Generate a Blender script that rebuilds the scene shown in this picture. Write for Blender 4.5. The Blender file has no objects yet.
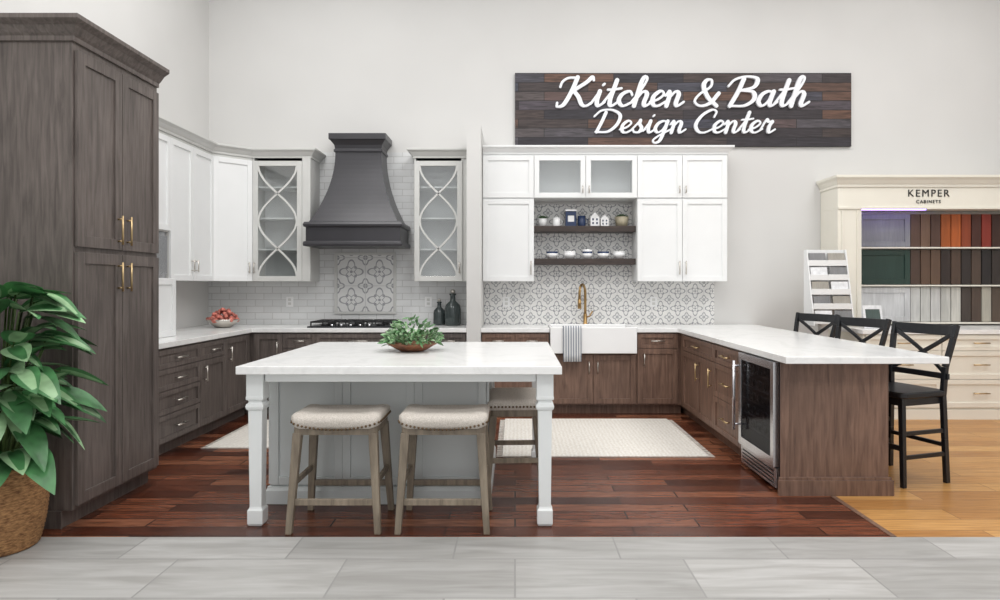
import bpy, bmesh, math, random
from mathutils import Vector, Matrix
random.seed(7)
scene = bpy.context.scene
FPX, HX, HY, HC = 640.0, 515.0, 285.0, 1.37

# ------------------------------------------------------------ materials
def lin(c):
    out = []
    for v in c[:3]:
        v = v/255.0
        out.append(v/12.92 if v <= 0.04045 else ((v+0.055)/1.055)**2.4)
    return (*out, 1.0)

class NT:
    def __init__(s, name, rough=0.5, metal=0.0):
        s.mat = bpy.data.materials.new(name); s.mat.use_nodes = True
        s.t = s.mat.node_tree; s.b = s.t.nodes['Principled BSDF']
        s.b.inputs['Roughness'].default_value = rough
        s.b.inputs['Metallic'].default_value = metal
    def n(s, typ, **kw):
        nd = s.t.nodes.new(typ)
        for k, v in kw.items(): setattr(nd, k, v)
        return nd
    def l(s, a, b): s.t.links.new(a, b)
    def m(s, op, a, b=None):
        nd = s.n('ShaderNodeMath', operation=op)
        for i, v in enumerate([a, b]):
            if v is None: continue
            if isinstance(v, (int, float)): nd.inputs[i].default_value = v
            else: s.l(v, nd.inputs[i])
        return nd.outputs[0]
    def coords(s, scale=(1,1,1), swap=False):
        tc = s.n('ShaderNodeTexCoord')
        src = tc.outputs['Object']
        if swap == 'xz':
            sp = s.n('ShaderNodeSeparateXYZ'); cb = s.n('ShaderNodeCombineXYZ')
            s.l(src, sp.inputs[0]); s.l(sp.outputs[0], cb.inputs[0]); s.l(sp.outputs[2], cb.inputs[1]); src = cb.outputs[0]
        mp = s.n('ShaderNodeMapping'); mp.inputs['Scale'].default_value = scale
        s.l(src, mp.inputs[0]); return mp.outputs[0]
    def noise(s, vec, scale=5, detail=4, dist=0.0, rough=.55):
        nd = s.n('ShaderNodeTexNoise'); s.l(vec, nd.inputs['Vector'])
        nd.inputs['Scale'].default_value = scale; nd.inputs['Detail'].default_value = detail
        nd.inputs['Distortion'].default_value = dist; nd.inputs['Roughness'].default_value = rough
        return nd.outputs['Fac']
    def ramp(s, fac, stops):
        r = s.n('ShaderNodeValToRGB'); e = r.color_ramp.elements
        while len(e) < len(stops): e.new(.5)
        for el, (p, c) in zip(e, stops): el.position = p; el.color = lin(c)
        s.l(fac, r.inputs[0]); return r.outputs[0]
    def mix(s, fac, a, b, mode='MIX'):
        nd = s.n('ShaderNodeMix', data_type='RGBA', blend_type=mode)
        for idx, v in ((0, fac), (6, a), (7, b)):
            if isinstance(v, (int, float)): nd.inputs[idx].default_value = v
            elif isinstance(v, tuple): nd.inputs[idx].default_value = lin(v)
            else: s.l(v, nd.inputs[idx])
        return nd.outputs[2]
    def base(s, sock): s.l(sock, s.b.inputs['Base Color'])
    def bump(s, h, strength=.2, dist=.01):
        bp = s.n('ShaderNodeBump'); bp.inputs['Strength'].default_value = strength
        bp.inputs['Distance'].default_value = dist
        s.l(h, bp.inputs['Height']); s.l(bp.outputs[0], s.b.inputs['Normal'])

def paint(name, c, rough=.5, metal=0.0, var=.04, nscale=3):
    t = NT(name, rough, metal)
    f = t.noise(t.coords(), nscale, 2)
    d = tuple(max(0, v*(1-var)) for v in c); u = tuple(min(255, v*(1+var)) for v in c)
    t.base(t.ramp(f, [(.3, d), (.7, u)])); return t.mat

def wood(name, c1, c2, rough=.42, scale=(14,14,1.2)):
    t = NT(name, rough)
    f = t.noise(t.coords(scale), 3, 7, .6)
    g = t.noise(t.coords((1,1,.6)), 2.0, 3)
    col = t.ramp(f, [(.28, c1), (.72, c2)])
    sh = t.ramp(g, [(.3, (215,215,215)), (.7, (255,255,255))])
    t.base(t.mix(1.0, col, sh, 'MULTIPLY')); t.bump(f, .06); return t.mat

def plank(name, stops, pl, pw, gap, rough, grain=(1.2,22,1), swap=False, mortar=.003, gr=(.3,.75), glo=(165,165,165), spec=.5, off=.37):
    t = NT(name, rough)
    br = t.n('ShaderNodeTexBrick'); br.offset = off; br.offset_frequency = 2
    t.l(t.coords(swap=swap), br.inputs['Vector'])
    for k, v in (('Scale',1), ('Mortar Size',mortar), ('Mortar Smooth',.1), ('Bias',0), ('Brick Width',pl), ('Row Height',pw)):
        br.inputs[k].default_value = v
    br.inputs['Color1'].default_value = (0,0,0,1); br.inputs['Color2'].default_value = (1,1,1,1); br.inputs['Mortar'].default_value = (.5,.5,.5,1)
    col = t.ramp(br.outputs['Color'], stops)
    f = t.noise(t.coords(grain, swap=swap), 3, 6, .8)
    sh = t.ramp(f, [(gr[0], glo), (gr[1], (255,255,255))])
    c = t.mix(1.0, col, sh, 'MULTIPLY')
    c = t.mix(br.outputs['Fac'], c, gap); t.base(c)
    t.b.inputs['Specular IOR Level'].default_value = spec
    inv = t.m('SUBTRACT', 1.0, br.outputs['Fac']); t.bump(inv, .35, .004)
    return t.mat

M = {}
M['wall'] = paint('wall_paint', (211,210,208), .85, var=.012, nscale=1)
M['ceil'] = paint('ceiling_paint', (236,237,238), .9, var=.01)
M['gray'] = wood('gray_stained_maple', (82,74,70), (122,112,107))
M['brown'] = wood('brown_stained_maple', (98,74,62), (148,117,100))
M['white'] = paint('white_lacquer', (235,236,236), .38, var=.008)
M['offw'] = paint('soft_gray_lacquer', (208,208,205), .4, var=.01)
M['cream'] = paint('cream_lacquer', (232,228,216), .42, var=.01)
M['isl'] = paint('sage_gray_lacquer', (206,211,211), .42, var=.01)
M['leg'] = paint('island_leg_white', (232,235,235), .4, var=.01)
M['black'] = paint('black_paint', (24,26,30), .35, var=.1)
M['iron'] = paint('cast_iron', (28,28,29), .6, var=.1)
M['hood'] = paint('charcoal_hood', (58,57,61), .33, .1, var=.05)
M['brass'] = paint('champagne_bronze', (190,165,125), .3, .95)
M['abrass'] = paint('antique_brass', (165,135,90), .3, .95)
M['nickel'] = paint('brushed_nickel', (200,195,188), .28, .95)
M['steel'] = paint('stainless_steel', (205,205,208), .25, .95)
M['porc'] = paint('fireclay', (245,245,245), .12, var=.005)
M['shelf'] = wood('dark_walnut_shelf', (46,38,34), (76,62,56), scale=(1.2,12,12))
M['stoolw'] = wood('weathered_oak', (110,98,84), (160,147,129), .6, scale=(10,10,1.5))
M['inter'] = paint('cabinet_interior', (214,216,216), .6, var=.01)
M['navy'] = paint('navy_glaze', (42,58,92), .25)
M['terra'] = paint('wood_bowl', (120,76,52), .5, var=.2, nscale=15)
M['pink'] = paint('pink_potpourri', (176,104,92), .6, var=.35, nscale=25)
M['green1'] = paint('eucalyptus_leaf', (84,122,80), .55, var=.35, nscale=9)
M['green2'] = paint('pale_leaf', (146,174,136), .55, var=.2, nscale=9)
M['plant1'] = paint('deep_green_leaf', (66,114,70), .38, var=.3, nscale=8)
M['plant2'] = paint('light_green_leaf', (138,172,130), .38, var=.2, nscale=8)
M['stem'] = paint('plant_stem', (96,120,68), .5)
M['soil'] = paint('potting_soil', (50,38,30), .9, var=.3, nscale=30)
M['paper'] = paint('brochure_paper', (225,226,228), .6, var=.06, nscale=20)
M['bottle'] = paint('smoked_glass_bottle', (64,72,72), .12, .1)
M['tabletxt'] = paint('black_lettering', (30,30,30), .5)
M['white_letter'] = paint('white_letter', (232,234,238), .4, var=.01)
M['yarn'] = paint('nailhead_bronze', (110,92,72), .3, .9)

t = NT('led_strip_purple'); t.b.inputs['Emission Color'].default_value = lin((140,110,255)); t.b.inputs['Emission Strength'].default_value = 5; M['led'] = t.mat

# glass
t = NT('clear_glass'); tr = t.n('ShaderNodeBsdfTransparent'); gl = t.n('ShaderNodeBsdfGlossy'); gl.inputs['Roughness'].default_value = .05
tr.inputs[0].default_value = (.97,.98,.98,1)
mx = t.n('ShaderNodeMixShader'); mx.inputs[0].default_value = .12
t.l(tr.outputs[0], mx.inputs[1]); t.l(gl.outputs[0], mx.inputs[2]); t.l(mx.outputs[0], t.t.nodes['Material Output'].inputs[0]); M['glass'] = t.mat
t = NT('dark_glass', .08); t.b.inputs['Base Color'].default_value = lin((30,31,36)); tr = t.n('ShaderNodeBsdfTransparent'); tr.inputs[0].default_value = (.6,.6,.62,1)
mx = t.n('ShaderNodeMixShader'); mx.inputs[0].default_value = .3
t.l(tr.outputs[0], mx.inputs[1]); t.l(t.b.outputs[0], mx.inputs[2]); t.l(mx.outputs[0], t.t.nodes['Material Output'].inputs[0]); M['dglass'] = t.mat

# quartz
t = NT('white_quartz', .18); f = t.noise(t.coords(), 30, 4); g = t.noise(t.coords(), 1.6, 6, 1.4)
c = t.ramp(f, [(.3, (239,239,238)), (.6, (243,243,242))]); v = t.ramp(g, [(.45, (255,255,255)), (.5, (247,247,247)), (.55, (255,255,255))])
t.base(t.mix(1.0, c, v, 'MULTIPLY')); M['quartz'] = t.mat

M['fdark'] = plank('dark_cherry_hardwood', [(0,(76,38,26)), (.3,(106,58,40)), (.6,(132,78,56)), (1,(166,110,82))], 1.05, .125, (34,18,12), .27, grain=(1.6,16,1), glo=(150,136,128), mortar=.005, spec=.45)
M['foak'] = plank('light_oak_hardwood', [(0,(186,134,76)), (.5,(204,152,90)), (1,(220,172,108))], 1.6, .17, (130,90,52), .35, glo=(200,188,172))
M['ftile'] = plank('gray_porcelain_tile', [(0,(168,167,165)), (.5,(178,177,175)), (1,(190,189,187))], .84, .40, (146,145,143), .4, grain=(.6,5,1), mortar=.005, gr=(.3,.7), glo=(218,217,215))
M['signw'] = plank('dark_reclaimed_planks', [(0,(50,48,58)), (.3,(78,66,64)), (.55,(118,86,70)), (.75,(76,80,96)), (1,(104,92,88))], .8, .105, (28,24,26), .6, grain=(1.5,18,1), swap='xz', glo=(130,124,122), mortar=.004)
M['subway'] = plank('white_subway_tile', [(0,(222,223,223)), (1,(232,233,233))], .2, .075, (198,198,197), .2, grain=(1,1,1), swap='xz', mortar=.004, glo=(246,246,246), off=.5)

def pattern_tile(name, p, ox, oz, dark, light):
    t = NT(name, .3)
    tc = t.n('ShaderNodeTexCoord'); sp = t.n('ShaderNodeSeparateXYZ'); t.l(tc.outputs['Object'], sp.inputs[0])
    u = t.m('SUBTRACT', t.m('FRACT', t.m('ADD', t.m('DIVIDE', sp.outputs[0], p), 50+ox)), .5)
    v = t.m('SUBTRACT', t.m('FRACT', t.m('ADD', t.m('DIVIDE', sp.outputs[2], p), 50+oz)), .5)
    def rr(a, b): return t.m('SQRT', t.m('ADD', t.m('MULTIPLY', a, a), t.m('MULTIPLY', b, b)))
    r = rr(u, v); a = t.m('ARCTAN2', v, u); k = t.m('COSINE', t.m('MULTIPLY', a, 4.0))
    def band(x, c, w):
        return t.m('LESS_THAN', t.m('ABSOLUTE', t.m('SUBTRACT', x, c)), w)
    R = t.m('ADD', .30, t.m('MULTIPLY', k, .11))
    b1 = band(r, R, .03)
    R2 = t.m('ADD', .17, t.m('MULTIPLY', k, -.07)); b2 = band(r, R2, .022)
    d = t.m('LESS_THAN', r, .05)
    uc = t.m('SUBTRACT', .5, t.m('ABSOLUTE', u)); vc = t.m('SUBTRACT', .5, t.m('ABSOLUTE', v)); rc = rr(uc, vc)
    ac = t.m('ARCTAN2', vc, uc); kc = t.m('COSINE', t.m('MULTIPLY', ac, 4.0))
    b3 = band(rc, t.m('ADD', .2, t.m('MULTIPLY', kc, .05)), .028); b4 = t.m('LESS_THAN', rc, .085)
    b5 = t.m('GREATER_THAN', t.m('MAXIMUM', t.m('ABSOLUTE', u), t.m('ABSOLUTE', v)), .488)
    s = b1
    for x in (b2, d, b3, b4): s = t.m('MAXIMUM', s, x)
    c = t.mix(s, light, dark); c = t.mix(b5, c, (200,200,200)); t.base(c); return t.mat
M['patt'] = pattern_tile('patterned_tile', .2, .1, 0, (146,147,151), (231,230,228))
M['patt2'] = pattern_tile('medallion_tile', .325, .0, .0, (158,159,162), (226,226,225))

# fabric
t = NT('linen_upholstery', .9); f = t.noise(t.coords(), 160, 2); t.base(t.ramp(f, [(.3,(186,178,168)), (.7,(218,211,203))])); t.bump(f, .15, .002); M['linen'] = t.mat
t = NT('woven_rug', .95); wv = t.n('ShaderNodeTexWave'); wv.inputs['Scale'].default_value = 9; t.l(t.coords(), wv.inputs['Vector']); wv.inputs['Distortion'].default_value = 3
f = t.noise(t.coords(), 60, 4); c = t.ramp(f, [(.3,(214,209,201)), (.7,(242,239,233))]); c2 = t.ramp(wv.outputs['Fac'], [(0,(246,244,241)), (1,(255,255,255))])
t.base(t.mix(1.0, c, c2, 'MULTIPLY')); t.bump(f, .4, .01); M['rug'] = t.mat
t = NT('striped_towel', .9); wv = t.n('ShaderNodeTexWave'); wv.inputs['Scale'].default_value = 12; t.l(t.coords(), wv.inputs['Vector'])
t.base(t.ramp(wv.outputs['Fac'], [(.3,(226,226,226)), (.6,(140,146,156))])); M['towel'] = t.mat
t = NT('woven_seagrass', .8); f = t.noise(t.coords((1,1,3)), 40, 3)
t.base(t.ramp(f, [(.3,(104,70,42)), (.7,(178,134,88))])); t.bump(f, .6, .01); M['basket'] = t.mat
def swatch(c): 
    k = 'sw%d_%d_%d' % c
    if k not in M: M[k] = wood('swatch_'+k[2:], tuple(int(v*.88) for v in c), c)
    return M[k]

# ------------------------------------------------------------ builder
class Ob:
    def __init__(s, name): s.name = name; s.parts = {}
    def add(s, part, mat, verts, faces, X=None, smooth=False):
        P = s.parts.setdefault(part, dict(v=[], f=[], m=[], mats=[], s=smooth))
        o = len(P['v'])
        for v in verts:
            v = Vector(v); P['v'].append(X @ v if X is not None else v)
        for i, f in enumerate(faces):
            mt = mat[i] if isinstance(mat, list) else mat
            if mt not in P['mats']: P['mats'].append(mt)
            P['f'].append([j+o for j in f]); P['m'].append(P['mats'].index(mt))
    def box(s, part, mat, a, b, X=None):
        x0,y0,z0 = a; x1,y1,z1 = b
        v = [(x0,y0,z0),(x1,y0,z0),(x1,y1,z0),(x0,y1,z0),(x0,y0,z1),(x1,y0,z1),(x1,y1,z1),(x0,y1,z1)]
        s.add(part, mat, v, [(0,3,2,1),(4,5,6,7),(0,1,5,4),(1,2,6,5),(2,3,7,6),(3,0,4,7)], X)
    def loft(s, part, mat, rings, X=None, smooth=False, closed=True, cap=True):
        n = len(rings[0]); v = [p for r in rings for p in r]; f = []
        for i in range(len(rings)-1):
            for j in range(n if closed else n-1):
                k = (j+1) % n
                f.append((i*n+j, i*n+k, (i+1)*n+k, (i+1)*n+j))
        if cap and closed:
            f.append(tuple(reversed(range(n)))); f.append(tuple((len(rings)-1)*n+j for j in range(n)))
        s.add(part, mat, v, f, X, smooth)
    def prism(s, part, mat, poly, z0, z1, X=None):
        s.loft(part, mat, [[(x,y,z0) for x,y in poly], [(x,y,z1) for x,y in poly]], X)
    def tube(s, part, mat, pts, r, n=8, X=None, smooth=True):
        pts = [Vector(p) for p in pts]; rings = []
        for i, p in enumerate(pts):
            d = (pts[min(i+1, len(pts)-1)] - pts[max(i-1, 0)]).normalized()
            up = Vector((0,0,1)) if abs(d.z) < .9 else Vector((1,0,0))
            a = d.cross(up).normalized(); b = a.cross(d)
            rad = r[i] if isinstance(r, (list, tuple)) else r
            rings.append([p + a*rad*math.cos(2*math.pi*j/n) + b*rad*math.sin(2*math.pi*j/n) for j in range(n)])
        s.loft(part, mat, rings, X, smooth)
    def beam(s, part, mat, p0, p1, w, h, X=None, w1=None, h1=None, up=(0,0,1)):
        p0, p1 = Vector(p0), Vector(p1); d = (p1-p0).normalized(); up = Vector(up)
        if abs(d.dot(up)) > .95: up = Vector((0,1,0))
        a = d.cross(up).normalized(); b = a.cross(d); w1 = w1 or w; h1 = h1 or h
        r = []
        for p, ww, hh in ((p0,w,h), (p1,w1,h1)):
            r.append([p+a*ww/2*i+b*hh/2*j for i, j in ((-1,-1),(1,-1),(1,1),(-1,1))])
        s.loft(part, mat, r, X)
    def lathe(s, part, mat, c, prof, n=24, X=None, smooth=True):
        rings = [[(c[0]+r*math.cos(2*math.pi*j/n), c[1]+r*math.sin(2*math.pi*j/n), c[2]+z) for j in range(n)] for r, z in prof]
        s.loft(part, mat, rings, X, smooth)
    def ball(s, part, mat, c, r, n=8, sz=1):
        s.lathe(part, mat, c, [(max(.0005, r*math.sin(math.pi*i/6)), -r*sz*math.cos(math.pi*i/6)) for i in range(7)], n)
    def build(s, bevel=.002):
        allv = [v for P in s.parts.values() for v in P['v']]
        lo = [min(v[i] for v in allv) for i in range(3)]; hi = [max(v[i] for v in allv) for i in range(3)]
        loc = Vector(((lo[0]+hi[0])/2, (lo[1]+hi[1])/2, lo[2]))
        e = bpy.data.objects.new(s.name, None); e.empty_display_size = .1; e.location = loc
        scene.collection.objects.link(e)
        for pn, P in s.parts.items():
            me = bpy.data.meshes.new(pn); me.from_pydata([v-loc for v in P['v']], [], P['f'])
            for mt in P['mats']: me.materials.append(mt)
            for p, mi in zip(me.polygons, P['m']): p.material_index = mi; p.use_smooth = P['s']
            bm = bmesh.new(); bm.from_mesh(me); bmesh.ops.recalc_face_normals(bm, faces=bm.faces); bm.to_mesh(me); bm.free()
            o = bpy.data.objects.new(pn, me); scene.collection.objects.link(o); o.parent = e
            if bevel and not P['s']:
                b = o.modifiers.new('bevel', 'BEVEL'); b.width = bevel; b.segments = 2; b.limit_method = 'ANGLE'; b.angle_limit = math.radians(50)
                b.harden_normals = False
        return e

def F(o, u, n):
    return Matrix(((u[0], n[0], 0, o[0]), (u[1], n[1], 0, o[1]), (0,0,1, o[2] if len(o) > 2 else 0), (0,0,0,1)))
def front(D): return F((0,D), (1,0), (0,-1))
def faceR(X): return F((X,0), (0,1), (1,0))
def faceL(X): return F((X,0), (0,1), (-1,0))

def door(o, mat, X, u0, u1, z0, z1, fr=.055, t=.022, part='doors', g=.0025):
    u0 += g; u1 -= g; z0 += g; z1 -= g
    fr = min(fr, (z1-z0)*.28, (u1-u0)*.3)
    o.box(part, mat, (u0+fr*.9, .001, z0+fr*.9), (u1-fr*.9, t-.012, z1-fr*.9), X)
    o.box(part, mat, (u0, .001, z0), (u0+fr, t, z1), X); o.box(part, mat, (u1-fr, .001, z0), (u1, t, z1), X)
    o.box(part, mat, (u0+fr, .001, z0), (u1-fr, t, z0+fr), X); o.box(part, mat, (u0+fr, .001, z1-fr), (u1-fr, t, z1), X)
def pull(o, mat, X, u, z, L=.14, vert=True, d=.022, r=.0065):
    a, b = ((u, d+.03, z-L/2), (u, d+.03, z+L/2)) if vert else ((u-L/2, d+.03, z), (u+L/2, d+.03, z))
    o.tube('pulls', mat, [a, b], r, 8, X)
    for k in (.12, .88):
        p = Vector(a).lerp(Vector(b), k); o.tube('pulls', mat, [(p.x, d-.002, p.z), (p.x, d+.03, p.z)], r*.85, 8, X)
def glassdoor(o, mat, X, u0, u1, z0, z1, curves=True, fr=.055, t=.022):
    g = .0025; u0 += g; u1 -= g; z0 += g; z1 -= g
    o.box('doors', mat, (u0, .001, z0), (u0+fr, t, z1), X); o.box('doors', mat, (u1-fr, .001, z0), (u1, t, z1), X)
    o.box('doors', mat, (u0+fr, .001, z0), (u1-fr, t, z0+fr), X); o.box('doors', mat, (u0+fr, .001, z1-fr), (u1-fr, t, z1), X)
    o.box('glass_panes', M['glass'], (u0+fr, .006, z0+fr), (u1-fr, .009, z1-fr), X)
    if curves:
        a, b, c, d = u0+fr, u1-fr, z0+fr, z1-fr; mid = (a+b)/2; A = (b-a)/2
        for sg in (1, -1):
            pts = []
            for i in range(41):
                tt = i/40; pts.append((mid+sg*A*math.cos(2*math.pi*tt)*.98, .014, c+(d-c)*tt))
            rings = []
            for i, p in enumerate(pts):
                q0, q1 = Vector(pts[max(i-1,0)]), Vector(pts[min(i+1,40)]); dd = (q1-q0).normalized(); nn = Vector((dd.z, 0, -dd.x))*.011
                p = Vector(p); rings.append([p-nn+Vector((0,-.006,0)), p+nn+Vector((0,-.006,0)), p+nn+Vector((0,.006,0)), p-nn+Vector((0,.006,0))])
            o.loft('mullions', mat, rings, X)

def offset_poly(poly, offs):
    n = len(poly); area = sum(poly[i][0]*poly[(i+1)%n][1]-poly[(i+1)%n][0]*poly[i][1] for i in range(n))
    sg = 1 if area > 0 else -1; L = []
    for i in range(n):
        a, b = Vector(poly[i]), Vector(poly[(i+1)%n]); d = (b-a).normalized(); nn = Vector((d.y, -d.x))*sg
        L.append((a+nn*offs[i], d))
    out = []
    for i in range(n):
        p, d = L[i-1]; q, e = L[i]; den = d.x*e.y-d.y*e.x
        if abs(den) < 1e-6: out.append((q.x, q.y)); continue
        tt = ((q.x-p.x)*e.y-(q.y-p.y)*e.x)/den; r = p+d*tt; out.append((r.x, r.y))
    return out
CROWN = [(.0,0),(.012,0),(.012,.02),(.022,.03),(.04,.055),(.062,.07),(.066,.074),(.066,.092),(0,.092)]
def crown(o, mat, poly, mask, z0, k=1.0, part='crown_molding'):
    o.loft(part, mat, [[(x,y,z0+h*k) for x,y in offset_poly(poly, [m*w*k for m in mask])] for w, h in CROWN])
def rect(x0,x1,y0,y1): return [(x0,y0),(x1,y0),(x1,y1),(x0,y1)]   # edges: front,right,back,left

# ------------------------------------------------------------ room
YW, XL, XR, ZC = 7.4, -3.54, 7.0, 5.4
def slab(name, mat, a, b):
    me = bpy.data.meshes.new(name); bm = bmesh.new(); bmesh.ops.create_cube(bm, size=1); 
    for v in bm.verts: v.co = Vector([(a[i]+b[i])/2 + v.co[i]*(b[i]-a[i]) for i in range(3)])
    bm.to_mesh(me); bm.free(); me.materials.append(mat)
    o = bpy.data.objects.new(name, me); scene.collection.objects.link(o); return o
slab('floor_tile', M['ftile'], (XL, -3, -.1), (XR, 3.48, 0))
slab('floor_hardwood', M['fdark'], (XL, 3.48, -.1), (2.06, YW, 0))
slab('floor_oak', M['foak'], (2.06, 3.48, -.1), (XR, YW, 0))
slab('wall_back', M['wall'], (XL-.1, YW, -.1), (XR+.1, YW+.1, ZC))
slab('wall_left', M['wall'], (XL-.1, -3, -.1), (XL, YW, ZC))
slab('wall_right', M['wall'], (XR, -3, -.1), (XR+.1, YW, ZC))
slab('ceiling', M['ceil'], (XL-.1, -3, ZC), (XR+.1, YW+.1, ZC+.1))
slab('wall_partition', M['wall'], (-.51, 6.74, 0), (-.36, YW, 3.06))
slab('trim_1', M['brown'], (2.045, 3.48, 0), (2.075, 4.14, .004))
slab('baseboard_back', M['white'], (2.76, YW-.018, 0), (3.54, YW, .13))

# ------------------------------------------------------------ pantry
G = M['gray']
o = Ob('pantry_cabinet'); px0, px1, py0, py1 = XL, -2.49, 3.6, 4.45
o.box('carcass', G, (px0+.005, py0, .1), (px1, py1, 2.78)); o.box('toe_kick', G, (px0+.005, py0+.0, 0), (px1-.06, py1, .1))
o.box('base_trim', G, (px0+.01, py0-.012, 0), (px1-.055, py0, .1))
R = faceR(px1); mid = (py0+py1)/2
for a, b in ((py0+.012, mid), (mid, py1-.012)):
    door(o, G, R, a, b, .12, 1.56, .065); door(o, G, R, a, b, 1.585, 2.7, .065)
for s in (-.045, .045):
    pull(o, M['brass'], R, mid+s, 1.42, .18); pull(o, M['brass'], R, mid+s, 1.71, .18)
crown(o, G, rect(px0, px1, py0, py1), [1,1,0,0], 2.74, 1.35)
o.build()

# ------------------------------------------------------------ left + back gray base cabinets
o = Ob('base_cabinet_gray'); bx = -2.80; yb = 6.77; T = .87
def carc(o, mat, x0, x1, y0, y1, toe):
    o.box('carcass', mat, (x0, y0, .1), (x1, y1, T)); 
    tx0, tx1, ty0, ty1 = x0+toe.get('l',0), x1-toe.get('r',0), y0+toe.get('f',0), y1
    o.box('toe_kick', mat, (tx0, ty0, 0), (tx1, ty1, .1))
carc(o, G, XL+.005, bx, 4.455, yb, dict(r=.06)); carc(o, G, XL+.005, -.515, yb, YW-.005, dict(f=.06))
R = faceR(bx)
zs = [.115, .335, .525, .70, .855]
for i in range(4):
    door(o, G, R, 4.95, 5.65, zs[i], zs[i+1], .04); pull(o, M['nickel'], R, 5.3, (zs[i]+zs[i+1])/2, .16, False)
door(o, G, R, 5.65, 6.14, .70, .855, .04); pull(o, M['nickel'], R, 5.9, .78, .14, False)
door(o, G, R, 5.65, 6.14, .115, .70); pull(o, M['nickel'], R, 5.72, .58, .14)
door(o, G, R, 6.14, 6.68, .115, .855); pull(o, M['nickel'], R, 6.22, .70, .14)
B = front(yb)
door(o, G, B, -2.76, -2.45, .115, .855); pull(o, M['nickel'], B, -2.5, .7, .14)
for a, b in ((-2.45,-2.1),):
    door(o, G, B, a, b, .70, .855, .04); pull(o, M['nickel'], B, (a+b)/2, .78, .12, False); door(o, G, B, a, b, .115, .70)
for i in range(3):
    door(o, G, B, -2.1, -1.2, [.115,.4,.70][i], [.4,.70,.855][i], .045); pull(o, M['nickel'], B, -1.65, [.26,.55,.78][i], .2, False)
for a, b in ((-1.2,-.86), (-.86,-.52)):
    door(o, G, B, a, b, .70, .855, .04); pull(o, M['nickel'], B, (a+b)/2, .78, .12, False); door(o, G, B, a, b, .115, .70)
o.build()
o = Ob('quartz_countertop')
o.prism('slab', M['quartz'], [(XL+.005,4.455),(-2.765,4.455),(-2.765,yb-.035),(-.512,yb-.035),(-.512,YW-.012),(XL+.005,YW-.012)], T, T+.045)
o.build(.004)
CT = T+.045
slab('subway_tile_backsplash', M['subway'], (XL+.001, YW-.0105, CT), (-.512, YW-.0005, 2.9))
slab('patterned_tile_backsplash', M['patt'], (-.358, YW-.0105, CT), (2.3, YW-.0005, 2.3))
o = Ob('medallion_tile_panel')
o.box('tiles', M['patt2'], (-2.05, YW-.02, 1.065), (-1.40, YW-.0105, 1.715))
for a, b in (((-2.08,1.035),(-1.37,1.065)), ((-2.08,1.715),(-1.37,1.745)), ((-2.08,1.065),(-2.05,1.715)), ((-1.40,1.065),(-1.37,1.715))):
    o.box('pencil_frame', M['offw'], (a[0], YW-.03, a[1]), (b[0], YW-.0105, b[1]))
e = o.build()

# ------------------------------------------------------------ upper cabinets, left group
O = M['offw']; W = M['white']
def shell(o, mat, x0, x1, y0, y1, z0, z1, shelves=2, inter=None):
    t = .02; inter = inter or mat
    o.box('carcass', mat, (x0,y0,z0), (x0+t,y1,z1)); o.box('carcass', mat, (x1-t,y0,z0), (x1,y1,z1))
    o.box('carcass', mat, (x0+t,y0,z0), (x1-t,y1,z0+t)); o.box('carcass', mat, (x0+t,y0,z1-t), (x1-t,y1,z1))
    o.box('interior', inter, (x0+t,y1-t,z0+t), (x1-t,y1,z1-t))
    for i in range(shelves):
        z = z0+(z1-z0)*(i+1)/(shelves+1); o.box('interior', inter, (x0+t,y0+.03,z), (x1-t,y1-t,z+.018))
o = Ob('wall_cabinet'); uf, uy = -3.21, 7.07; U0, U1 = 1.41, 2.79
xa, xb = -2.90, -2.255
o.prism('corner_carcass', O, [(XL+.005,5.93),(uf,5.93),(uf,6.78),(xa,uy),(xa,YW-.015),(XL+.005,YW-.015)], U0, U1)
R = faceR(uf)
for a, b in ((5.93,6.35), (6.35,6.78)): door(o, W, R, a, b, U0, U1-.05)
pull(o, M['nickel'], R, 6.31, 1.56, .12); pull(o, M['nickel'], R, 6.39, 1.56, .12)
d = Vector((xa-uf, uy-6.78)); L = d.length; d.normalize()
X = F((uf, 6.78), (d.x, d.y), (d.y, -d.x)); door(o, W, X, 0.005, L-.005, U0, U1-.05); pull(o, M['nickel'], X, L-.05, 1.56, .12)
shell(o, O, xa+.001, xb, uy, YW-.015, U0, U1, 3, M['inter'])
B = front(uy); o.box('carcass', O, (xb-.09, .0005, U0), (xb-.0, .02, U1), B)
glassdoor(o, O, B, xa+.01, xb-.09, U0, U1-.05); pull(o, M['nickel'], B, xa+.035, 1.56, .12)
crown(o, O, [(XL+.005,4.455),(uf,4.455),(uf,6.78),(xa,uy),(xb,uy),(xb,YW-.015),(XL+.005,YW-.015)], [0,1,1,1,1,0,0], U1-.02, 1.1)
o.box('upper_tall_carcass', O, (XL+.005,4.455,1.86), (uf,5.929,U1)); 
for a, b in ((4.5,5.2),(5.2,5.93)): door(o, W, R, a, b, 1.87, U1-.05)
o.build()
o = Ob('appliance_tower')
o.box('garage', W, (XL+.005,4.456,CT), (-3.05,5.72,1.43)); R2 = faceR(-3.05)
door(o, W, R2, 4.5, 5.1, CT, 1.43); door(o, W, R2, 5.1, 5.72, CT, 1.43)
o.box('microwave_body', M['steel'], (XL+.005,4.456,1.432), (-3.23,5.925,1.858))
o.box('microwave_door', M['black'], (-3.23,4.6,1.47), (-3.2,5.6,1.82)); o.box('control_panel', M['steel'], (-3.23,5.62,1.47), (-3.205,5.9,1.82))
o.build()
o = Ob('wall_cabinet'); x0, x1 = -1.115, -.575
shell(o, O, x0, x1, uy, YW-.015, U0, U1, 3, M['inter']); glassdoor(o, O, B, x0+.005, x1-.005, U0, U1-.05); pull(o, M['nickel'], B, x1-.035, 1.56, .12)
o.box('filler', O, (x1+.0005, uy+.002, U0), (-.513, YW-.015, U1))
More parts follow.
